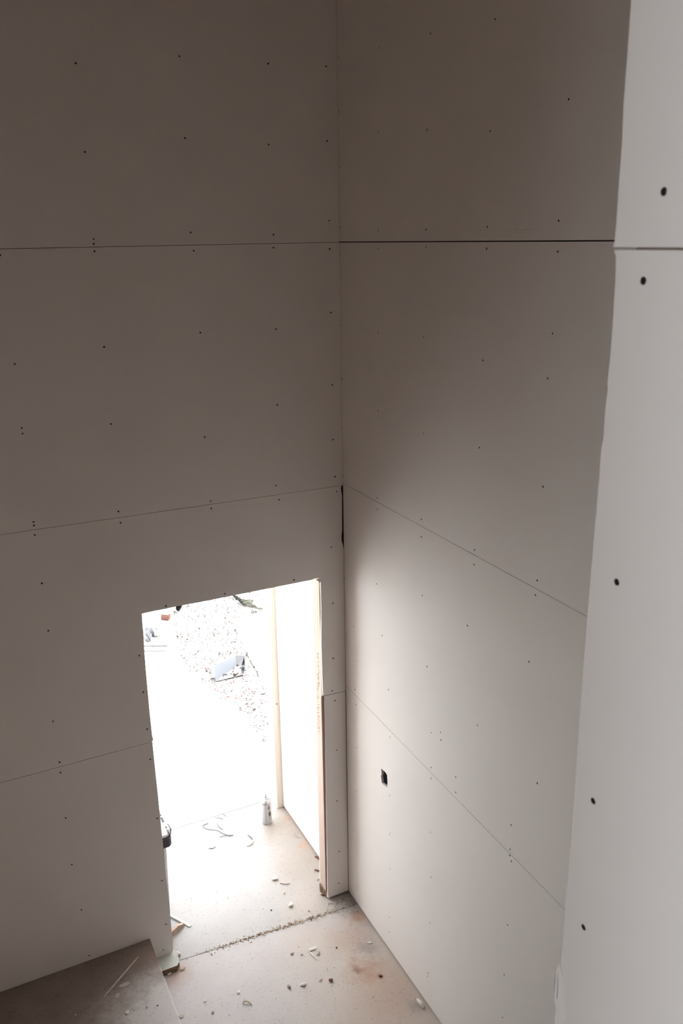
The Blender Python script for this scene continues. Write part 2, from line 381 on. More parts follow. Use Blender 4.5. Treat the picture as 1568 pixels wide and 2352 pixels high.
# sheets on the far side of the same wall
panel('drywall_panel', [(XL, .01), (-1.085, .01), (-1.085, 2.06), (-.137, 2.06), (-.137, .05), (.0, .05), (.0, 2.6), (XL, 2.6)], lambda u, v, d: Vector((u, .1025+d, v)), [], wa, M['paper'])
# torn scrap of paper at the head of the right jamb
bm = bmesh.new()
c = [(-.165, 2.047), (-.140, 2.052), (-.134, 2.062), (-.136, 2.075), (-.131, 2.095), (-.130, 2.05), (-.143, 2.018), (-.150, 2.035)]
a_ = [bm.verts.new((p[0], -.0006-.001*(i % 2), p[1])) for i, p in enumerate(c)]; b_ = [bm.verts.new((p[0], .0, p[1])) for p in c]
bm.faces.new(a_); bm.faces.new(b_[::-1])
for i in range(len(c)): bm.faces.new((a_[i], a_[(i+1) % 8], b_[(i+1) % 8], b_[i]))
obj('torn_paper', bm, M['torn'], wa)
# lumber stamp: rows of faint slanting strokes, too blurred in the photo to read
def strokes(spec, m, name, parent, x=-.1404):
    bm = bmesh.new()
    for (y0, z0, y1, z1, wd) in spec:
        d = Vector((0, y1-y0, z1-z0)).normalized(); s = Vector((0, -d.z, d.y))*wd
        p, q = Vector((x, y0, z0)), Vector((x, y1, z1))
        bm.faces.new([bm.verts.new(v) for v in (p-s, q-s, q+s, p+s)])
    o = obj(name, bm, m, parent); o['kind'] = 'stuff'; return o
sp = []
z = 1.60
while z > 1.10:
    k = random.randint(1, 3)
    for i in range(k):
        y0 = random.uniform(.030, .050) + (.012 if z < 1.4 else 0)
        sp.append((y0, z-random.uniform(0, .006), y0+random.uniform(.012, .026), z-random.uniform(.006, .018), .0009))
    z -= random.uniform(.011, .017)
strokes(sp, M['red_stamp'], 'lumber_stamp', wa)
strokes([(.062, 1.455, .045, 1.450, .0014), (.046, 1.452, .060, 1.438, .0013), (.060, 1.440, .044, 1.436, .0014), (.064, 1.405, .050, 1.400, .0010), (.050, 1.400, .052, 1.392, .0010), (.052, 1.392, .066, 1.396, .0010)], M['black_stamp'], 'lumber_stamp', wa, -.1406)
# faint printed line along the sheets' edges
def print_line(fmap, u0, u1, vf, n, parent, hgt=.010):
    bm = bmesh.new(); u = u0; du = (u1-u0)/n
    for i in range(n):
        if random.random() < .8:
            hh = hgt*random.uniform(.4, 1); ww = abs(du)*random.uniform(.15, .45); v = vf(u)
            for q in range(random.randint(1, 2)):
                uu = u+q*du*.45; vv_ = v+random.uniform(-.3, .3)*hgt
                bm.faces.new([bm.verts.new(fmap(*t, -.0003)) for t in ((uu, vv_), (uu+ww*.5, vv_), (uu+ww*.5, vv_+hh*.35), (uu, vv_+hh*.35))])
        u += du
    o = obj('printed_lettering', bm, M['printing'], parent); o['kind'] = 'stuff'
print_line(MAPA, uv_a((520, 1170))[0], uv_a((700, 1140))[0], lerp_line(uv_a((520, 1169)), uv_a((700, 1143))), 46, wa)

# ---- wall_right : plane x = 0
wb = empty('wall_right'); tag(wb, kind='structure')
scB = [(791,1328),(812,1439),(813,1518),(812,1527),(815,1584),(818,1619),(819,1717),(864,1341),(877,1460),(892,1584),(895,1676),(895,1693),
 (967,1233),(969,1368),(980,1531),(990,1683),(1011,1682),(1012,1700),(989,1763),(989,1788),(1089,1263),(1088,1297),(1073,1437),(1096,1666),
 (1046,1785),(1233,1333),(1229,1367),(1214,1520),(1233,1799),(818,1816),(894,1827),(821,1921),(894,1917),(896,1912),(895,1996),(822,2010),
 (819,2039),(894,2107),(894,2141),(988,1912),(989,2015),(987,2120),(983,2235),(981,2243),(1046,1820),(1173,1895),(1171,1951),(1170,1965),
 (1174,1978),(1165,2125),(1157,2239),(1153,2337),(1136,44),(988,77),(869,110),(1305,228),(868,304),(980,298),(1125,301),(776,132),(777,257),
 (779,384),(780,522),(781,584),(868,529),(978,527),(1118,521),(1282,507),(868,571),(978,567),(1117,571),(1280,578),(783,748),(867,764),
 (972,774),(1108,828),(1268,766),(1257,869),(785,870),(867,943),(972,996),(1100,1028),(786,982),(788,1094),(1246,1118),(866,1144),(866,1170),
 (967,1193),(786,1146)]
hB = [(*uv_b(p), random.uniform(.0040, .0050)) for p in scB]
YB = -6.0
T3 = lerp_line(uv_b((790, 556)), uv_b((1405, 553))); T2 = lerp_line(uv_b((866, 1153)), uv_b((1349, 1417))); T1 = lerp_line(uv_b((895, 1678)), uv_b((1287, 2080)))
def rowB(lo, hi, g0=G, g1=G, top=None): return [(YB, (lo(YB)+g0) if lo else .010), (.0, (lo(0)+g0) if lo else .010), (.0, hi(0)-g1), (YB, hi(YB)-g1)]
cutbox = [uv_b(p) for p in ((876.5,1798),(882,1804),(889,1809.5),(889.5,1795),(888.5,1780),(884,1773),(875,1765),(876,1778),(874.5,1782))]
for i, (poly, cut) in enumerate(((rowB(None, T1), cutbox), (rowB(T1, T2, G, G*.9), None), (rowB(T2, T3, G*.9, .0022), None), (rowB(T3, lambda u: 4.93, .0022, .001), None), (rowB(lambda u: 4.93, lambda u: 5.25, .001, 0), None))):
    hs = [h for h in hB if pip(h[0], h[1], poly) and min(abs(h[1]-poly[0][1]-(poly[1][1]-poly[0][1])*(h[0]-YB)/(-YB)), abs(h[1]-poly[3][1]-(poly[2][1]-poly[3][1])*(h[0]-YB)/(-YB))) > .006]
    pn = panel('drywall_panel', poly, MAPB, hs, wb, M['paper'], cut=cut)
    add_screws(pn, hs, MAPB, SCREW_B)
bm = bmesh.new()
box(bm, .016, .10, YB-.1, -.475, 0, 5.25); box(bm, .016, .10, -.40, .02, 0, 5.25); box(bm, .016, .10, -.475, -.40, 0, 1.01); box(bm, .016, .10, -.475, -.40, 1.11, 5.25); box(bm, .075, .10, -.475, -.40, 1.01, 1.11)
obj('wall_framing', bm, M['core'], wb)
boxobj('bottom_plate', (.0135, .017, YB, 0, 0, .03), M['wood_dark'], wb)
print_line(MAPB, uv_b((960, 528))[0], uv_b((1250, 528))[0], lerp_line(uv_b((960, 530)), uv_b((1250, 527))), 70, wb, .012)

# electrical box seen through the cut-out
eb = empty('electrical_box', (.014, -.437, 1.06))
tag(eb, 'dark grey rectangular electrical box recessed in cut-out of the bright wall', 'outlet box')
bm = bmesh.new()
Y0, Y1, Z0, Z1, X1 = -.033, .032, -.046, .046, .055
for (a, b, c_, d, e, f) in ((0, X1, Y0, Y0+.002, Z0, Z1), (0, X1, Y1-.002, Y1, Z0, Z1), (0, X1, Y0, Y1, Z0, Z0+.002), (0, X1, Y0, Y1, Z1-.002, Z1), (X1-.002, X1, Y0, Y1, Z0, Z1)): box(bm, a, b, c_, d, e, f)
obj('box_shell', bm, M['outlet'], eb)
for s in (-1, 1):
    bm = bmesh.new(); box(bm, .002, .010, -.006, .006, s*.040-.004, s*.040+.004); obj('mounting_tab', bm, M['outlet'], eb)
bm = bmesh.new(); tube(bm, [(.05, -.02, .03), (.03, -.005, .01), (.018, .01, -.012), (.03, .004, -.03)], .003); obj('cable', bm, M['can'], eb, True)

# ---- wall_near : stairway wall close to the camera on the right (plane x = -1.1)
wc = empty('wall_near'); tag(wc, kind='structure')
XC = -1.1; MC = MAPX(XC)
ed = lambda L: [uv_b(p, XC) for p in L]
up_e = ed(((1449,0),(1440,130),(1432,235),(1428,330),(1421,420),(1416,500),(1411.5,552),(1409,561),(1405,567)))
lo_e = ed(((1408,579),(1414,584),(1413,640),(1407,740),(1401,820),(1395,872),(1394,884),(1396.5,893),(1392,915),(1390,935),(1388,961),(1386,1000),(1384,1016),(1380.5,1028),(1378,1060),(1375.5,1100),(1365,1216),(1357,1310),(1349,1405),(1337.5,1556),(1327.5,1694),(1320,1800),(1312,1921),(1298,2075),(1293,2140),(1290,2185),(1287,2214),(1289,2260),(1284,2300),(1283,2352)))
sm = uv_b((1560, 571.5), XC)[1]
zt = up_e[-1][1]
YC = -6.0
SC_ = [(1523,440),(1476,645),(1415,1337),(1361,1840),(1339,2130)]
hC = [(*uv_b(p, XC), .0051) for p in SC_]
polyU = [(YC, sm+.0016)] + [(up_e[-1][0]-.012, sm+.0016)] + up_e[::-1] + [(up_e[0][0]+.003, 4.93), (YC, 4.93)]
polyL = [(YC, 1.2), (lo_e[-1][0]+.002, 1.2)] + lo_e[::-1] + [(lo_e[0][0]-.004, sm-.0016), (YC, sm-.0016)]
for poly in (polyU, polyL):
    hs = [h for h in hC if pip(h[0], h[1], poly)]
    pn = panel('drywall_panel', poly, MC, hs, wc, M['paper_upper'], seg=20, hd=.0022)
    add_screws(pn, [(u, v, r*1.12) for u, v, r in hs], MC, SCREW_B, .0016)
panel('drywall_panel', [(YC, 4.932), (-2.975, 4.932), (-2.975, 5.25), (YC, 5.25)], MC, [], wc, M['paper_upper'])
panel('drywall_panel', [(YC, 0), (-2.983, 0), (-2.983, 1.198), (YC, 1.198)], MC, [], wc, M['paper_upper'])
bm = bmesh.new(); box(bm, XC+.0145, XC+.103, YC, -3.0, 0, 5.25); obj('wall_framing', bm, M['wood'], wc)
panel('drywall_panel', [(YC, 0), (-2.99, 0), (-2.99, 5.25), (YC, 5.25)], MAPX(XC+.104), [], wc, M['paper'])
# torn flap of face paper low on the edge
bm = bmesh.new()
fl = [uv_b(p, XC) for p in ((1287,2212),(1281,2230),(1280,2261),(1276,2285),(1278,2303),(1282,2316),(1278.5,2332),(1278,2352),(1296,2352),(1301,2330),(1297,2290),(1294,2250))]
a_ = [bm.verts.new((XC-(.0045 if i < 8 else .0008), p[0], p[1])) for i, p in enumerate(fl)]; b_ = [bm.verts.new((XC-(.0035 if i < 8 else .0002), p[0], p[1])) for i, p in enumerate(fl)]
n_ = len(fl)
bm.faces.new(a_); bm.faces.new(b_[::-1])
for i in range(n_): bm.faces.new((a_[i], a_[(i+1) % n_], b_[(i+1) % n_], b_[i]))
bmesh.ops.triangulate(bm, faces=bm.faces[:]); obj('torn_paper', bm, M['torn'], wc)

# ---- floors
fl_ = empty('floor'); tag(fl_, kind='structure')
def jl(x): return -.035-(x+1.078)*.0685      # the joint by the doorway
bm = bmesh.new(); pts = [(-6, -6.2), (.0, -6.2), (.016, jl(0)-.004)]
N = 60
for i in range(N+1):
    x = .016-(i/N)*(2.3); pts.append((x, jl(x)-.001-random.uniform(0, .0025)))
pts += [(-6, jl(-2.3)-.004)]
prism(bm, pts, -.12, 0); obj('floor_slab', bm, M['slab'], fl_)
bm = bmesh.new(); pts = [(-6, jl(-2.3)+.004)]
for i in range(N+1):
    x = -2.284+(i/N)*2.3; pts.append((x, jl(x)+.001+random.uniform(0, .002)))
pts += [(.016, 1.05), (-6, 1.05)]
prism(bm, pts, -.12, 0); obj('floor_slab', bm, M['slab_out'], fl_)
boxobj('sub_base', (-6, .1, -6.2, 1.05, -.2, -.003), M['jointfill'], fl_)

# ---- vestibule beyond the doorway
wd = empty('wall_back'); tag(wd, kind='structure')
XD = -.035
hD = [(*uv_b(p, XD), .004) for p in ((666,1377),(668,1459),(669,1498),(672,1588),(676,1680))]
for poly in ([(.116, .014), (.930, .014), (.930, 1.328), (.116, 1.343)], [(.116, 1.345), (.930, 1.330), (.930, 2.5), (.116, 2.5)]):
    hs = [h for h in hD if pip(h[0], h[1], poly)]
    pn = panel('drywall_panel', poly, MAPX(XD), hs, wd, M['paper']); add_screws(pn, hs, MAPX(XD), SCREW_B)
boxobj('bottom_plate', (XD+.004, XD+.06, .116, .93, 0, .03), M['wood_red'], wd)
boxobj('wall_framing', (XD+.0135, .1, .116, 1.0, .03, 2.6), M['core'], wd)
po = boxobj('post', (-.080, -.022, .931, 1.035, .0, 2.5), M['wood_post'], wd, .002)
bm = bmesh.new(); kp = at((635.5, 1617), 1, .930); kp2 = at((632, 1861), 1, .930)
for p_, r_ in ((kp, .007), (kp2, .005)):
    ring = [bm.verts.new((p_.x+r_*.7*math.cos(t*.7854), .9303, p_.z+r_*math.sin(t*.7854))) for t in range(8)]; bm.faces.new(ring)
obj('knot', bm, M['rust'], wd)
boxobj('sheathing', (-.06, .5, 1.036, 1.05, 0, 2.6), M['wood_post'], wd)
we = empty('wall_front'); tag(we, kind='structure')
boxobj('wall_sheet', (-3.3, -1.30, .95, 1.05, 0, 2.6), M['paper'], we)
boxobj('header_plank', (-1.30, -.080, .95, 1.05, 2.25, 2.6), M['wood_post'], we)
boxobj('side_sheet', (-3.3, -3.2, .116, .95, 0, 2.6), M['paper'], we)
ce = empty('ceiling'); tag(ce, kind='structure')
boxobj('ceiling_sheet', (-3.3, .0, .116, 1.05, 2.6, 2.7), M['paper'], ce)
boxobj('ceiling_sheet', (-4.35, .12, -6.2, .115, 5.25, 5.35), M['osb'], ce)

# ---- room shell around the stair (out of the picture, gives the bounce and the landing window's light)
ws = empty('wall_side'); tag(ws, kind='structure')
boxobj('wall_sheet', (-2.29, XL, -3.3, .0, 0, 5.25), M['osb'], ws)
boxobj('wall_sheet', (-2.29, XL, -5.2, -3.3, 4.3, 5.25), M['osb'], ws)
boxobj('wall_sheet', (-2.29, XL, -6.1, -5.2, 0, 5.25), M['osb'], ws)
boxobj('wall_sheet', (-2.29, XL, -5.2, -3.3, 0, 2.16), M['osb'], ws)
wr = empty('wall_rear'); tag(wr, kind='structure')
boxobj('wall_sheet', (-4.35, .12, -6.2, -6.0, 0, 5.35), M['osb'], wr)
boxobj('wall_sheet', (-4.3, -2.29, -3.3, -3.2, 0, 5.35), M['osb'], wr)
wf = empty('wall_far_side'); tag(wf, kind='structure')
for d in ((-4.3, -4.2, -6.1, -5.2, 0, 5.35), (-4.3, -4.2, -3.35, -3.2, 0, 5.35), (-4.3, -4.2, -5.2, -3.35, 0, 2.55), (-4.3, -4.2, -5.2, -3.35, 4.5, 5.35)): boxobj('wall_sheet', d, M['osb'], wf)
wi = empty('window_1'); tag(wi, kind='structure')
bm = bmesh.new()
for d in ((-4.26, -4.21, -5.2, -5.15, 2.55, 4.5), (-4.26, -4.21, -3.4, -3.35, 2.55, 4.5), (-4.26, -4.21, -5.15, -3.4, 2.55, 2.6), (-4.26, -4.21, -5.15, -3.4, 4.45, 4.5)): box(bm, *d)
obj('window_frame', bm, M['can'], wi)
fu = empty('floor_upper'); tag(fu, kind='structure')
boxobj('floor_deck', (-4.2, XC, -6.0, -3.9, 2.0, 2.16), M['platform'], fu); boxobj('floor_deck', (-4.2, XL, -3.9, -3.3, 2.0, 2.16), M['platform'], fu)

# ---- stair platform at the foot of the wall and the flight that climbs to the camera
sp_ = empty('stair_platform', (-1.69, -.5, 0)); tag(sp_, 'low dusty brown platform against the dark wall left of the doorway', 'platform')
def pobj(name, dims, m, bev=0.0):
    o = boxobj(name, dims, m, None, bev); o.parent = sp_; o.matrix_parent_inverse = Matrix.Translation((1.69, .5, 0)); return o
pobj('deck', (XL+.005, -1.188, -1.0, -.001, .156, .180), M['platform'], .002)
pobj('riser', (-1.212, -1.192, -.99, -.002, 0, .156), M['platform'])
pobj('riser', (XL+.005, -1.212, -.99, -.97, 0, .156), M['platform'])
stt = empty('staircase', (-1.65, -2.4, 0)); tag(stt, 'rough stair flight climbing from the platform towards the upper landing', 'stairs')
for i in range(1, 12):
    y1 = -1.0-(i-1)*.264
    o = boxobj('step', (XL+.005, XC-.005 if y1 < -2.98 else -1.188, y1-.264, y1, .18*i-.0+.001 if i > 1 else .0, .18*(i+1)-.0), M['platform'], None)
    o.parent = stt; o.matrix_parent_inverse = Matrix.Translation((1.65, 2.4, 0))

# ---- outdoors
ev = empty('added_eave'); tag(ev, kind='structure')
boxobj('eave_light_block', (-8, 4, 1.051, 1.75, 2.62, 2.78), M['wood_post'], ev)  # unseen overhang added to cut sky light on the vestibule floor
boxobj('house_wall', (-8, -3.3, .9, 1.05, 0, 5.4), M['paver'], ev); boxobj('house_wall', (.1, 4, 1.0, 1.05, 0, 5.4), M['paver'], ev); boxobj('house_wall', (-8, 4, .9, 1.05, 2.78, 5.4), M['paver'], ev)
dr = empty('driveway'); tag(dr, kind='structure')
edge_ = [(.15, 1.056), (.145, 1.5), (.11, 2.2), (.04, 2.6), (-.06, 3.16), (-.0, 3.7), (.16, 4.4), (.45, 5.2)]
bm = bmesh.new(); prism(bm, [(-14, 1.056)]+edge_+[(-14, 5.2)], -.15, .0); obj('driveway_slab', bm, M['drive'], dr)
boxobj('driveway_slab', (-14, 14, 5.21, 18, -.15, .0), M['drive'], dr)
boxobj('ground_base', (-14, 14, 1.05, 18, -.3, -.06), M['mulch_base'], dr)
bed = edge_+[(1.6, 5.2), (2.4, 1.06)]
bm = bmesh.new(); prism(bm, [(-.02, 1.056)]+[(x-.15, y) for x, y in edge_[1:]]+[(6, 5.2), (6, 1.056)], -.10, -.004); obj('gravel_bed', bm, M['mulch_base'], dr)
def poly_paver(pts, h=.03):
    bm = bmesh.new(); prism(bm, pts, -.05, h); bmesh.ops.bevel(bm, geom=[e for e in bm.edges if abs(e.verts[0].co.z-h) < 1e-5 and abs(e.verts[1].co.z-h) < 1e-5], offset=.004, segments=1, affect='EDGES')
    return bm
PAV = [((.47, 2.58), (1.05, 2.47), (1.18, 3.28), (.56, 3.33)), ((.57, 3.36), (1.19, 3.30), (1.26, 3.92), (.65, 3.98)), ((1.065, 2.46), (1.80, 2.35), (1.9, 3.20), (1.20, 3.26))]
PL = ['pale square paver with its sharp corner beside the grey tub', 'pale square paver above the grey tub, next to the dark ridge', 'pale square paver partly behind the timber post, right of the other two']
for q, lb in zip(PAV, PL):
    o = obj('paver', poly_paver(q), M['paver']); tag(o, lb, 'paver', 'pavers beside the gravel bed')
# litter on the bed
def in_pav(x, y): return any(pip(x, y, q) for q in PAV)
def litter(name, m, n, sz, asp, parent, reg, zmax=.012):
    bm = bmesh.new(); k = 0
    while k < n:
        x, y = random.uniform(-.05, 1.3), random.uniform(1.3, 5.1)
        if not pip(x, y, reg) or in_pav(x, y): continue
        k += 1
        a = random.uniform(0, math.pi); L = sz*random.uniform(.4, 1.3); W_ = L*asp*random.uniform(.6, 1.3)
        c_, s_ = math.cos(a), math.sin(a); z = random.uniform(.0, zmax)
        v = [bm.verts.new((x+c_*u-s_*t, y+s_*u+c_*t, z+dz)) for u, t, dz in ((-L, 0, .001), (-L*.2, -W_, .001+random.uniform(0, .008)), (L, 0, .002), (L*.1, W_, .006))]
        w2 = bm.verts.new((x, y, z+.011)); 
        for i in range(4): bm.faces.new((v[i], v[(i+1) % 4], w2))
        bm.faces.new(v[::-1])
    o = obj(name, bm, m, parent); o['kind'] = 'stuff'; return o
litter('wood_chips', M['leaf_tan'], 1700, .018, .5, dr, bed)
litter('twigs', M['leaf_dark'], 900, .020, .28, dr, bed)
litter('leaf_litter', M['leaf_red'], 230, .014, .5, dr, bed)
# clumps of red leaves where the photo shows them
def clump(pxs, m, name, n, spread, sz):
    bm = bmesh.new()
    for px in pxs:
        p = at(px, 2, .005)
        for _ in range(n):
            x, y = p.x+random.gauss(0, spread), p.y+random.gauss(0, spread); a = random.uniform(0, 6.28); L = sz*random.uniform(.5, 1.2)
            v = [bm.verts.new((x+L*math.cos(a+t), y+L*math.sin(a+t)*.6, .008+random.uniform(0, .015))) for t in (0, 1.2, 2.2, 3.3, 4.6)]
            bm.faces.new(v)
    o = obj(name, bm, m, dr); o['kind'] = 'stuff'
clump([(477,1539),(474,1539),(501,1583),(499,1585),(527,1570),(525,1572),(524,1603),(535,1421),(438,1475),(436,1476),(570,1682),(557,1549),(540,1605)], M['leaf_red'], 'red_leaves', 5, .012, .013)
clump([(432,1470),(441,1483),(392,1432),(399,1434),(406,1463),(419,1464),(463,1445),(460,1443),(513,1567),(505,1566),(515,1604),(608,1599),(606,1590),(518,1422),(500,1421)], M['leaf_dark'], 'dark_leaves', 3, .010, .010)
# low dark brown ridge at the far end of the bed
bm = bmesh.new()
ctr = [at(p, 2, 0) for p in ((534,1371),(545,1379),(553,1387),(565,1388),(578,1387),(587,1390),(596,1393))]
wid = [.03, .03, .05, .06, .09, .12, .10]
prev = None
for i, (p, wv) in enumerate(zip(ctr, wid)):
    ringv = [bm.verts.new((p.x+dx*wv*.2, p.y+dy*wv*1.3, hz*random.uniform(.7, 1.3))) for dx, dy, hz in ((0, -1, .001), (.3, -.5, .025), (0, .1, .04), (-.3, .6, .02), (0, 1, .001))]
    if prev:
        for k in range(4): bm.faces.new((prev[k], prev[k+1], ringv[k+1], ringv[k]))
    prev = ringv
bmesh.ops.subdivide_edges(bm, edges=bm.edges[:], cuts=2, use_grid_fill=True)
for v in bm.verts: v.co += Vector((random.uniform(-.006, .006), random.uniform(-.006, .006), random.uniform(0, .012)))
o = obj('dark_ridge', bm, M['band']); tag(o, 'thin dark brown ridge along pavers beyond the gravel bed', 'band')
bm = bmesh.new(); p = at((591, 1385), 2, .085)
v = [bm.verts.new((p.x+a, p.y+b, p.z+c_)) for a, b, c_ in ((-.05, .03, .0), (-.02, -.07, -.02), (.03, -.08, -.03), (.06, .02, .01), (.01, .07, .02))]
w2 = [bm.verts.new(x.co-Vector((0, 0, .002))) for x in v]; bm.faces.new(v); bm.faces.new(w2[::-1])
for i in range(5): bm.faces.new((v[i], v[(i+1) % 5], w2[(i+1) % 5], w2[i]))
bm2 = bm; tube(bm2, [(p.x, p.y, p.z), (p.x+.01, p.y+.0, .02)], .003, 5)
o = obj('leaf', bm, M['yellow']); tag(o, 'pale yellow leaf lying over the dark ridge', 'leaf')
bm = bmesh.new()
rp = at((606, 1592), 2, 0)
bmesh.ops.create_icosphere(bm, subdivisions=2, radius=.022)
for v in bm.verts: v.co = Vector((v.co.x*1.3, v.co.y, v.co.z*.7+.014))*1.0+Vector((random.uniform(-.004, .004),)*3)
o = obj('stone', bm, M['greychip'], loc=(rp.x, rp.y, 0)); tag(o, 'small dark stone at the paver corner beside timber post', 'stone')

# ================================================================== THINGS OUTSIDE
# grey tub lying on the bed, its opening towards the doorway
tb = empty('plastic_tub', (.30, 2.95, 0)); tag(tb, 'grey plastic tub tipped over on the leaf-strewn gravel bed', 'tub')
def P(px, ax, val): return at(px, ax, val)-Vector((.30, 2.95, 0))
rim = [P((489,1529), 1, 2.93), P((495,1565), 2, .004), P((560,1549), 2, .012), P((566,1503), 1, 2.90)]
base = [P((541,1505.5), 1, 3.10), P((543,1530), 1, 3.03), P((563,1529), 1, 3.03), P((562,1506), 1, 3.10)]
def thick_quad(name, q, t, m, par):
    bm = bmesh.new(); nrm = (q[1]-q[0]).cross(q[2]-q[0]).normalized()*t
    a = [bm.verts.new(x) for x in q]; b = [bm.verts.new(x+nrm) for x in q]; bm.faces.new(a); bm.faces.new(b[::-1])
    for i in range(len(q)): bm.faces.new((a[i], a[(i+1) % len(q)], b[(i+1) % len(q)], b[i]))
    bmesh.ops.bevel(bm, geom=bm.edges[:], offset=t*.3, segments=1, affect='EDGES')
    return obj(name, bm, m, par)
thick_quad('side_wall', [rim[0], rim[1], base[1], base[0]], .004, M['tub'], tb)
thick_quad('bottom_wall', [rim[1], rim[2], base[2], base[1]], .004, M['tub'], tb)
thick_quad('side_wall', [rim[2], rim[3]*.5+rim[2]*.5, base[3], base[2]], .004, M['tub'], tb)
thick_quad('base', base, .005, M['tub_shade'], tb)
bm = bmesh.new(); tube(bm, [rim[0], rim[1], rim[2]], .004, 6); obj('rim', bm, M['tub'], tb, True)
bm = bmesh.new(); pts = [P(p, 2, .02) for p in ((540,1536),(549,1537),(548,1545),(541,1552),(536,1548))]
for i, q in enumerate(pts): q.z = .02+.01*(i % 2)
v = [bm.verts.new(q) for q in pts]; v2 = [bm.verts.new(q+Vector((0, 0, .012))) for q in pts]; bm.faces.new(v[::-1]); bm.faces.new(v2)
for i in range(5): bm.faces.new((v[i], v[(i+1) % 5], v2[(i+1) % 5], v2[i]))
o = obj('wood_scrap', bm, mat('peach_wood_scrap', (.16, .10, .07), .8, .4, 60)); o.location = (.30, 2.95, 0); tag(o, 'peach coloured wood scrap lying inside the tipped grey tub', 'wood scrap')

# orange brick half
p = at((380, 1413), 2, .05); bm = bmesh.new(); box(bm, -.045, .045, -.028, .028, -.03, .03)
bmesh.ops.bevel(bm, geom=bm.edges[:], offset=.006, segments=2, affect='EDGES')
for v in bm.verts: v.co += Vector((random.uniform(-.002, .002),)*3)
o = obj('brick', bm, M['orange'], loc=(p.x, p.y, .030)); o.rotation_euler = (0, 0, -.75); tag(o, 'small orange brick piece lying outside between bag and pipe', 'brick')
# pipe end
pe = empty('drain_pipe', tuple(at((413, 1402), 1, 4.45))); tag(pe, 'white pipe with dark open end lying outside near the door head', 'pipe')
pe.location.z = .062
axis = Vector((-.45, .88, 0)).normalized()
def orient(o): o.rotation_euler = axis.to_track_quat('Z', 'Y').to_euler()
bm = bmesh.new(); lathe(bm, [(.060, 0), (.060, 1.2)], 28)
for f in list(bm.faces):
    if len(f.verts) == 28: bm.faces.remove(f)
lathe(bm, [(.054, 1.2), (.054, .0)], 28)
for f in list(bm.faces):
    if len(f.verts) == 28: bm.faces.remove(f)
bm.verts.ensure_lookup_table(); vs_ = bm.verts[:]
for i in range(28): bm.faces.new((vs_[i], vs_[(i+1) % 28], vs_[84+(i+1) % 28], vs_[84+i]))
o = obj('pipe_body', bm, M['pipe'], pe, True); orient(o)
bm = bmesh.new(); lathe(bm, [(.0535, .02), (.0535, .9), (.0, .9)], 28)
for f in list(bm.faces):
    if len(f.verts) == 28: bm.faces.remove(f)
o = obj('inner_shade', bm, M['pipein'], pe, True); orient(o)  # dark inner tube paints the shade inside the white pipe
# crumpled film + white bag
def crumple(name, px, rx, ry, hz, m, seed, sub=4, amp=.35, ax=2, val=0.0):
    rnd = random.Random(seed); p = at(px, 2, 0); bm = bmesh.new(); bmesh.ops.create_icosphere(bm, subdivisions=sub, radius=1)
    dirs = [(Vector((rnd.gauss(0, 1), rnd.gauss(0, 1), rnd.gauss(0, 1))).normalized(), rnd.uniform(.75, .98)) for _ in range(46)]
    for v in bm.verts:
        d = v.co.normalized(); r = 1.0
        for q, h in dirs:
            t = d.dot(q)
            if t > .2: r = min(r, h/t*(.88+.1*math.sin(9*t+h*40)))
        r *= 1-amp*.25*abs(math.sin(d.x*7+d.y*5+d.z*4+seed))
        v.co = Vector((d.x*r*rx, d.y*r*ry, max(-.02, d.z*r*hz)))
    mz = min(v.co.z for v in bm.verts)
    for v in bm.verts: v.co.z -= mz
    return obj(name, bm, m, loc=(p.x, p.y, 0))
o = crumple('plastic_film', (339, 1466), .055, .13, .15, M['bag'], 3); tag(o, 'crumpled grey plastic film bundle outside in top left corner of opening', 'plastic film')
o = crumple('plastic_bag', (354, 1452), .085, .16, .085, M['bagwhite'], 8, 4, .2); tag(o, 'white plastic bag slumped beside the crumpled grey film', 'bag')
# flat tray
ty = empty('packaging_tray', tuple(at((358, 1492), 2, 0))); ty.rotation_euler = (0, 0, math.radians(-27)); tag(ty, 'flat pale plastic tray lying on the driveway below the bag', 'tray')
boxobj('tray_base', (-.13, .11, -.055, .055, .001, .006), M['pipe'], ty, .001)
bm = bmesh.new()
for d in ((-.13, .11, -.058, -.050, .006, .02), (-.13, .11, .05, .056, .006, .02), (.104, .11, -.05, .05, .006, .02)): box(bm, *d)
obj('tray_rim', bm, M['tray'], ty)
for i in range(3): boxobj('tray_divider', (-.05+i*.05, -.045+i*.05, -.02, .045, .006, .016), M['tray'], ty)

# ================================================================== THINGS IN THE DOORWAY
# aerosol foam can
cn = empty('spray_can', tuple(at((613, 1888), 2, 0))); tag(cn, 'white aerosol spray can with red print standing on floor beyond doorway', 'can')
cn.rotation_euler = (0, 0, math.radians(-25))
R_ = .0335
bm = bmesh.new(); lathe(bm, [(R_*.9, 0), (R_, .004), (R_, .158), (R_*.985, .160)], 40); obj('can_body', bm, M['can'], cn, True)
bm = bmesh.new(); lathe(bm, [(R_*1.03, .158), (R_*1.05, .161), (R_*1.03, .165), (R_*.86, .173), (R_*.62, .182), (R_*.42, .187)], 40); obj('dome', bm, M['canmetal'], cn, True)
bm = bmesh.new(); lathe(bm, [(R_*.36, .186), (R_*.42, .189), (R_*.42, .194), (R_*.30, .195), (R_*.24, .190), (.0, .190)], 28); obj('valve_cup', bm, M['can'], cn, True)
bm = bmesh.new(); lathe(bm, [(.0032, .190), (.0032, .222), (.0022, .223)], 12); obj('valve_stem', bm, M['canseam'], cn, True)
bm = bmesh.new()
ring = [(.009*math.cos(t/10*2*math.pi), .009*math.sin(t/10*2*math.pi), .205) for t in range(11)]; tube(bm, ring, .0011, 5); obj('valve_ring', bm, M['canseam'], cn, True)
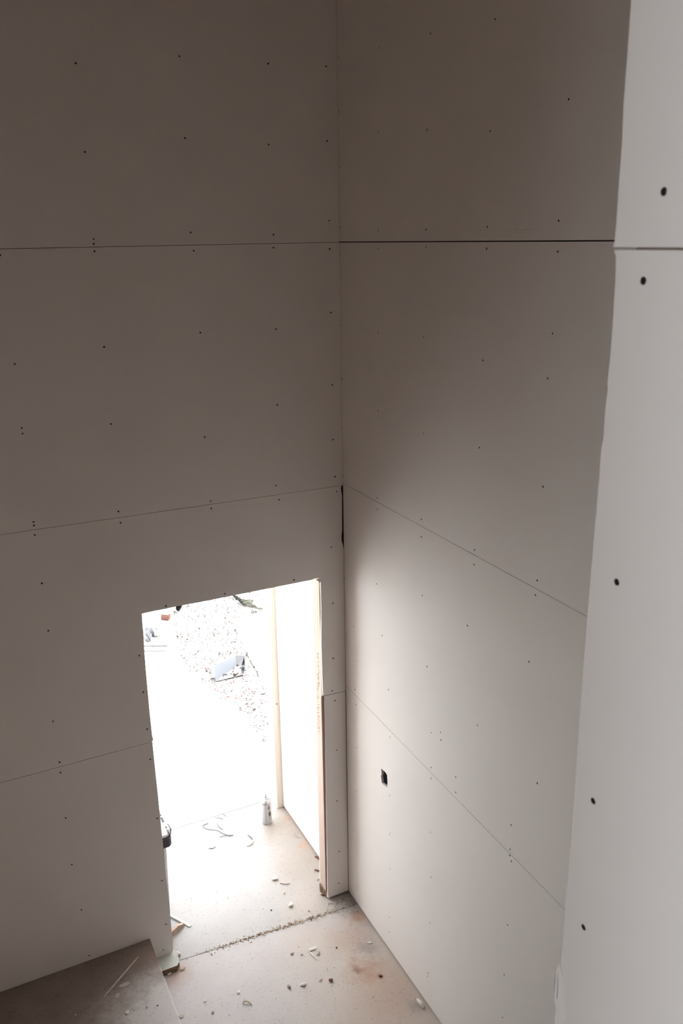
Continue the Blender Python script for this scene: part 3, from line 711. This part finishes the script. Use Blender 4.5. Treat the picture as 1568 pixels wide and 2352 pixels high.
def decal(name, a0, a1, z0, z1, m, n=8, rr=R_+.0003, wav=0):
    bm = bmesh.new(); lo = []; hi = []
    for i in range(n+1):
        a = math.radians(a0+(a1-a0)*i/n); lo.append(bm.verts.new((rr*math.cos(a), rr*math.sin(a), z0+wav*math.sin(i*2.1)))); hi.append(bm.verts.new((rr*math.cos(a), rr*math.sin(a), z1+wav*math.cos(i*1.7))))
    for i in range(n): bm.faces.new((lo[i], lo[i+1], hi[i+1], hi[i]))
    return obj(name, bm, m, cn)
CA = 270-25+25   # facing the camera is about -125 deg in world
decal('side_seam', -98, -94, .004, .157, M['canseam'], 2)
decal('seam_tab', -101, -93, .0, .010, M['dark_print'], 2, R_+.0008)
for k, (a0, a1, z0, z1) in enumerate(((-66, -46, .142, .149), (-70, -40, .128, .136), (-68, -42, .122, .126), (-60, -40, .112, .116), (-56, -42, .104, .108), (-58, -30, .054, .060), (-58, -34, .044, .047))):
    decal('red_lettering', a0, a1, z0, z1, M['red_print'] if k < 5 else M['canseam'], 6, wav=.0012)
decal('dark_picture', -60, -30, .066, .098, M['dark_print'], 6)

# white bin with dark rim behind the left jamb
bn = empty('storage_bin', (-1.19, .33, 0)); tag(bn, 'white plastic bin with dark rim peeking out behind left door jamb', 'bin')
bm = bmesh.new()
bx = [(-.16, -.10), (.17, -.10), (.185, -.085), (.185, .13), (-.16, .13)]
a = [bm.verts.new((x*.93, y*.93, 0)) for x, y in bx]; b = [bm.verts.new((x, y, .545)) for x, y in bx]
bm.faces.new(a[::-1]); bm.faces.new(b)
for i in range(5): bm.faces.new((a[i], a[(i+1) % 5], b[(i+1) % 5], b[i]))
obj('bin_body', bm, M['binwhite'], bn)
bm = bmesh.new(); rb = [(-.18, -.125), (.195, -.125), (.212, -.105), (.212, -.075), (-.18, -.075)]; prism(bm, rb, .545, .605)
bmesh.ops.bevel(bm, geom=bm.edges[:], offset=.004, segments=2, affect='EDGES'); obj('rim_block', bm, M['bindark'], bn)
bm = bmesh.new(); lb = [(-.18, -.118), (.190, -.118), (.218, -.07), (.206, .15), (-.18, .15)]; prism(bm, lb, .606, .622)
bmesh.ops.bevel(bm, geom=bm.edges[:], offset=.004, segments=2, affect='EDGES'); obj('lid', bm, M['binwhite'], bn)
for (y0, y1, wv) in ((-.10, -.075, .008), (-.06, -.045, .007), (.0, .045, .010), (.06, .075, .008), (.09, .10, .006)):
    boxobj('lid_slot', (.203-wv, .205, y0, y1, .618, .6235), M['bindark'], bn)
boxobj('lid_groove', (.199, .202, -.045, .07, .618, .6230), M['canseam'], bn)
bm = bmesh.new(); tube(bm, [(.205, -.112, .604), (.222, -.07, .615), (.218, -.02, .615)], .004, 6); obj('rim_handle', bm, M['bindark'], bn)

# green-faced board end under the left jamb
bm = bmesh.new()
prism(bm, [(-1.186, -.100), (-1.078, -.100), (-1.060, -.080), (-1.054, -.028), (-1.060, .012), (-1.109, .012), (-1.109, -.001), (-1.187, -.001)], .0, .036)
for f in bm.faces: f.material_index = 0 if f.calc_center_median().z > .035 else 1
for f in bm.faces: f.normal_update(); f.material_index = 0 if f.normal.z > .9 else 1
o = obj('board_offcut', bm, [M['greenboard'], M['brownedge']]); tag(o, 'pale green topped board end with brown edge under left door jamb', 'board')
# splintered sticks behind left jamb
def stick(name, p0, p1, w_, h_, m, z0=.0, parent=None):
    p0, p1 = Vector(p0), Vector(p1); d = (p1-p0); L = d.length; bm = bmesh.new()
    N_ = 8; prev = None
    for i in range(N_+1):
        x = L*i/N_; ww = w_*(1-.12*random.random()); hh = h_*(1-.2*random.random())*(1 if i < N_-1 else .65)
        r4 = [bm.verts.new((x, s*ww/2, t*hh)) for s, t in ((-1, 0), (1, 0), (1, 1), (-1, 1))]
        if prev:
            for k in range(4): bm.faces.new((prev[k], prev[(k+1) % 4], r4[(k+1) % 4], r4[k]))
        else: bm.faces.new(r4[::-1])
        prev = r4
    bm.faces.new(prev)
    o = obj(name, bm, m, parent); o.location = (p0.x, p0.y, z0); o.rotation_euler = (0, 0, math.atan2(d.y, d.x)); return o
a = at((393, 2150), 2, 0); b = at((425, 2121), 2, 0)
o = stick('wood_stick', (a.x-.05, a.y-.03, 0), (b.x-.012, b.y-.008, 0), .016, .036, M['stick'], .0); tag(o, 'thick splintered wood stick with broken end by left jamb', 'wood scrap')
a = at((391, 2104), 2, 0); b = at((438, 2130), 2, 0)
o = stick('wood_stick', (a.x-.02, a.y+.03, 0), (b.x, b.y+.005, 0), .016, .010, M['greenboard'], .0); tag(o, 'thin pale flat stick behind the thick splintered one', 'wood scrap')

# ================================================================== DEBRIS
def chip(name, px, sz, flat, m, label, cat, z=0.0, elong=1.0, rz=None, seed=None):
    """irregular broken lump, real size sz (m)"""
    p = at(px, 2, z); rnd = random.Random(seed or int(px[0]*7+px[1])); bm = bmesh.new(); bmesh.ops.create_icosphere(bm, subdivisions=2, radius=1)
    dirs = [(Vector((rnd.gauss(0, 1), rnd.gauss(0, 1), rnd.gauss(0, 1))).normalized(), rnd.uniform(.45, .95)) for _ in range(14)]
    for v in bm.verts:
        d = v.co.normalized(); r = 1.0
        for q, h in dirs:
            t = d.dot(q)
            if t > .05: r = min(r, h/t)
        r = max(r, .45)*rnd.uniform(.95, 1.05)
        v.co = Vector((d.x*r*sz*elong, d.y*r*sz/elong**.5, d.z*r*sz*flat*.7))
    mz = min(v.co.z for v in bm.verts)
    for v in bm.verts: v.co.z -= mz
    o = obj(name, bm, m, loc=(p.x, p.y, z)); o.rotation_euler = (0, 0, rnd.uniform(0, 3) if rz is None else rz)
    return tag(o, label, cat, 'building debris on the concrete floor')
def curl(name, pxs, r, m, label, cat, z=0.0, lift=.006, wd=None):
    """curled strip following the floor through the given points"""
    P_ = [at(p, 2, z) for p in pxs]; pts = []
    for i in range(len(P_)-1):
        for k in range(4):
            t = k/4; pts.append(P_[i].lerp(P_[i+1], t))
    pts.append(P_[-1])
    n = len(pts)
    for _ in range(2): pts = [pts[0]]+[(pts[i-1]+pts[i]*2+pts[i+1])/4 for i in range(1, n-1)]+[pts[-1]]
    c0 = pts[0].copy(); c0.z = 0
    for i, q in enumerate(pts): q.z = z+r+lift*math.sin(math.pi*i/(n-1))
    wd = wd or r*3; bm = bmesh.new(); prev = None
    for i, q in enumerate(pts):
        d = (pts[min(i+1, n-1)]-pts[max(i-1, 0)]); d.z = 0; d.normalize(); s = Vector((-d.y, d.x, 0))*wd/2*(1-.5*abs(2*i/(n-1)-1)**3)
        up = Vector((0, 0, r))
        r4 = [bm.verts.new(x-c0) for x in (q-s-up, q+s-up*.2, q+s+up*.2, q-s+up)]
        if prev:
            for k in range(4): bm.faces.new((prev[k], prev[(k+1) % 4], r4[(k+1) % 4], r4[k]))
        else: bm.faces.new(r4[::-1])
        prev = r4
    bm.faces.new(prev)
    o = obj(name, bm, m, loc=c0); return tag(o, label, cat, 'building debris on the concrete floor')

chip('foam_lump', (632,2020), .021, .7, M['foam'], 'large cream foam lump beyond joint, with a curled shaving beside it', 'debris', elong=1.25, rz=.2)
curl('shaving', [(643,2028),(652,2031),(660,2031),(665,2028)], .0018, M['shaving'], 'curled brown shaving touching the large cream foam lump', 'debris', wd=.008)
chip('foam_lump', (652,2052), .0095, .8, M['foam'], 'small round cream foam crumb between the two bigger foam lumps', 'debris')
chip('foam_lump', (667,2079), .017, .8, M['foam'], 'upright cream foam lump nearest to the floor joint', 'debris', elong=1.3, rz=1.3)
chip('pebble', (623,2091), .006, .8, M['rust'], 'tiny dark brown pebble left of the foam lump near joint', 'debris')
chip('plaster_chip', (717,2181), .020, .35, M['chip'], 'pale flat plaster chip at the head of a thin white splinter', 'debris', elong=1.35, rz=.15)
curl('splinter', [(706,2183),(714,2191),(722,2199),(730,2206)], .0016, M['chip'], 'thin straight white splinter crossing floor below flat plaster chip', 'debris', wd=.006, lift=.002)
chip('plaster_chip', (731,2191), .013, .5, M['shaving'], 'tan angular chip right of the thin white splinter', 'debris', elong=1.4, rz=.7)
chip('plaster_chip', (671,2191), .014, .45, M['greychip'], 'grey flat chip left of the thin white splinter', 'debris', elong=1.2)
chip('plaster_chip', (693,2193), .009, .4, M['shaving'], 'small tan chip between grey flat chip and white splinter', 'debris')
chip('clay_clod', (760,2253), .014, .8, M['rust'], 'dark red-brown clay clod on the stained floor', 'debris')
chip('clay_clod', (773,2177), .007, .7, M['rust'], 'tiny orange-red clod right of the tan angular chip', 'debris')
chip('clay_clod', (874,2242), .011, .6, M['rust'], 'rust coloured crumb in the orange floor stain nearest to the bright wall', 'debris')
chip('mortar_clump', (664,2268), .014, .7, M['greychip'], 'grey crumbly mortar clump left of a white chip', 'debris', elong=1.1)
chip('plaster_chip', (695,2262), .016, .6, M['chip'], 'white angular chip right of the grey mortar clump', 'debris', elong=1.2, rz=.1)
curl('shaving', [(557,2306),(562,2302),(570,2303),(578,2308)], .0024, M['shaving'], 'curled brown shaving lying alone low in the picture', 'debris', wd=.010, lift=.010)
chip('plaster_chip', (547,2280), .012, .4, M['chip'], 'pale folded chip above the lone curled shaving', 'debris', elong=1.3)
chip('plaster_chip', (472,2299), .010, .5, M['chip'], 'small white chip near platform, above a brown one', 'debris')
chip('clay_clod', (489,2325), .010, .5, M['shaving'], 'small brown chip near bottom edge of the picture', 'debris')
chip('plaster_chip', (416,2334), .015, .25, M['shaving'], 'flat brown scrap beside the corner of the brown platform', 'debris')
chip('plaster_chip', (736,2252), .010, .35, M['shaving'], 'flat tan flake just left of the dark clay clod', 'debris', elong=1.5, rz=.3)
chip('plaster_chip', (848,2166), .012, .4, M['chip'], 'white chip in the grey smudge near foot of bright wall', 'debris', elong=1.5, rz=-.6)
chip('plaster_chip', (389,2237), .014, .6, M['torn'], 'pinkish chip on the floor in front of the green board end', 'debris')
chip('plaster_chip', (409,2193), .017, .8, M['chip'], 'white plaster lump resting at the green board end', 'debris', elong=1.5, rz=-.9)
chip('wood_splinters', (419,2226), .018, .4, M['stick'], 'frayed pale splinters at tip of green board end', 'debris', elong=1.3)
curl('plaster_strip', [(958,2296),(962,2305),(967,2312),(972,2318)], .005, M['chip'], 'white plaster strip leaning at the foot of the bright wall', 'debris', wd=.018, lift=.012)
# beyond the doorway
curl('cut_strip', [(478,1892),(467,1896),(465,1900),(476,1907),(500,1909),(508,1914),(520,1919),(536,1919)], .0022, M['wire'], 'long thin bent strip lying in a loop on the bright floor', 'debris', wd=.007)
curl('cut_strip', [(498,1891),(503,1902),(512,1906)], .0022, M['wire'], 'short strip inside the bend of the long looped strip', 'debris', wd=.007)
curl('cut_strip', [(494,1878),(504,1881),(512,1882)], .0020, M['wire'], 'short straight strip farther out than the looped strip', 'debris', wd=.006)
curl('cut_strip', [(504,1923),(520,1921),(536,1919)], .0020, M['wire'], 'straight strip just nearer than the looped strip', 'debris', wd=.005)
curl('cut_strip', [(510,1869),(514,1873),(520,1876)], .0020, M['wire'], 'tiny strip farthest out on the bright floor', 'debris', wd=.005)
chip('plaster_chip', (486,1946), .022, .35, M['binwhite'], 'white oblong chip alone nearer than the looped strip', 'debris', elong=1.5, rz=.1)
curl('shaving', [(569,1918),(575,1924),(580,1928)], .0022, M['wire'], 'upper curl of the shavings left of the spray can foot', 'debris', wd=.008)
curl('shaving', [(581,1929),(580,1938),(572,1943),(566,1944)], .0024, M['shaving'], 'lower curl of the shavings left of the spray can foot', 'debris', wd=.009)
curl('shaving', [(679,1912),(673,1917),(680,1924),(689,1925)], .0014, M['shaving'], 'fine curved shaving between spray can and white side wall', 'debris', wd=.005, lift=.012)
curl('shaving', [(723,1968),(728,1970),(733,1975)], .0026, M['rust'], 'brown shaving at end of the white side wall base', 'debris', wd=.010)
curl('shaving', [(722,1998),(727,2001),(734,2001)], .0026, M['rust'], 'brown shaving at middle of the right jamb foot', 'debris', wd=.009)
curl('shaving', [(727,2022),(731,2020),(736,2019)], .0024, M['shaving'], 'tan shaving touching the right jamb bottom plate', 'debris', wd=.008)
curl('shaving', [(737,2055),(741,2057),(745,2057)], .0024, M['rust'], 'brown shaving in front of the right jamb bottom plate', 'debris', wd=.009)
# flakes on the platform
curl('lath_strip', [(318,2198),(300,2219),(272,2252),(239,2290)], .0018, M['scratch'], 'long thin pale strip lying across the dark platform', 'debris', z=.18, wd=.008, lift=.001)
chip('plaster_chip', (285,2263), .020, .15, M['scratch'], 'oval pale flake on dark platform beside the long strip', 'debris', z=.18, elong=1.4, rz=.2)
chip('plaster_chip', (271,2285), .014, .15, M['scratch'], 'smaller pale flake below the oval flake on platform', 'debris', z=.18, elong=1.4, rz=.9)
chip('plaster_chip', (292,2326), .013, .5, M['chip'], 'white chip with shadow on the lighter part of platform', 'debris', z=.18)
chip('clay_clod', (337,2315), .007, .6, M['greychip'], 'dark crumb on platform right of the white chip', 'debris', z=.18)
chip('clay_clod', (362,2310), .006, .6, M['rust'], 'brown crumb on platform closest to its right edge', 'debris', z=.18)

# countless crumbs
def crumbs(name, n, fpos, smin, smax, mats, label, parent, z=0.0):
    bm = bmesh.new()
    for _ in range(n):
        x, y = fpos(); s = random.uniform(smin, smax)*random.random()**.6+smin*.3
        vs_ = [bm.verts.new((x+random.uniform(-1, 1)*s, y+random.uniform(-1, 1)*s, z+random.uniform(0, .3)*s)) for _k in range(3)]
        tp = bm.verts.new((x, y, z+s*random.uniform(.4, 1))); mi = random.choices(range(len(mats)), [q[1] for q in mats])[0]
        for f in ((0, 1, 3), (1, 2, 3), (2, 0, 3), (2, 1, 0)):
            q = [tp if i == 3 else vs_[i] for i in f]; bm.faces.new(q).material_index = mi
    o = obj(name, bm, [q[0] for q in mats], parent); o['kind'] = 'stuff'
    if label: tag(o, label, 'debris')
    return o
def joint_pos():
    t = random.betavariate(2.2, 1.6); x = -1.05+t*1.02
    x = min(x, -.13)
    return x, jl(x)+random.gauss(.004, .008)+(random.gauss(0, .015) if random.random() < .2 else 0)
crumbs('joint_debris', 900, joint_pos, .003, .011, [(M['chip'], 3), (M['stick'], 5), (M['foam'], 3), (M['rust'], 1)], 'line of crumbs and shavings along the floor joint', None)
def corner_pos():
    return -abs(random.gauss(0, .07))-.008, -.02-abs(random.gauss(.03, .05))
crumbs('corner_rubble', 170, corner_pos, .003, .013, [(M['chip'], 2), (M['greychip'], 4), (M['foam'], 2), (M['shaving'], 2)], 'heap of grey crumbs in corner where two walls meet', None)
def room_pos(): return random.uniform(-1.18, -.01), random.uniform(-1.3, -.16)
crumbs('dust_crumbs', 520, room_pos, .0012, .0055, [(M['chip'], 4), (M['greychip'], 3), (M['shaving'], 3), (M['rust'], 1)], 'scattered dust crumbs on concrete floor inside the room', None)
def vest_pos():
    return random.uniform(-.98, -.07), random.uniform(-.02, .9)
def vest_pos2():
    while True:
        p = vest_pos()
        if not (p[0] > -.17 and p[1] < .12): return p
crumbs('floor_crumbs', 260, vest_pos2, .0012, .0050, [(M['chip'], 3), (M['greychip'], 2), (M['shaving'], 4)], 'scattered crumbs on floor beyond the doorway', None)
def plat_pos(): return random.uniform(-1.9, -1.20), random.uniform(-.6, -.02)
crumbs('platform_crumbs', 150, plat_pos, .0015, .006, [(M['chip'], 3), (M['greychip'], 4), (M['rust'], 1)], 'scattered crumbs on the brown platform', None, .18)
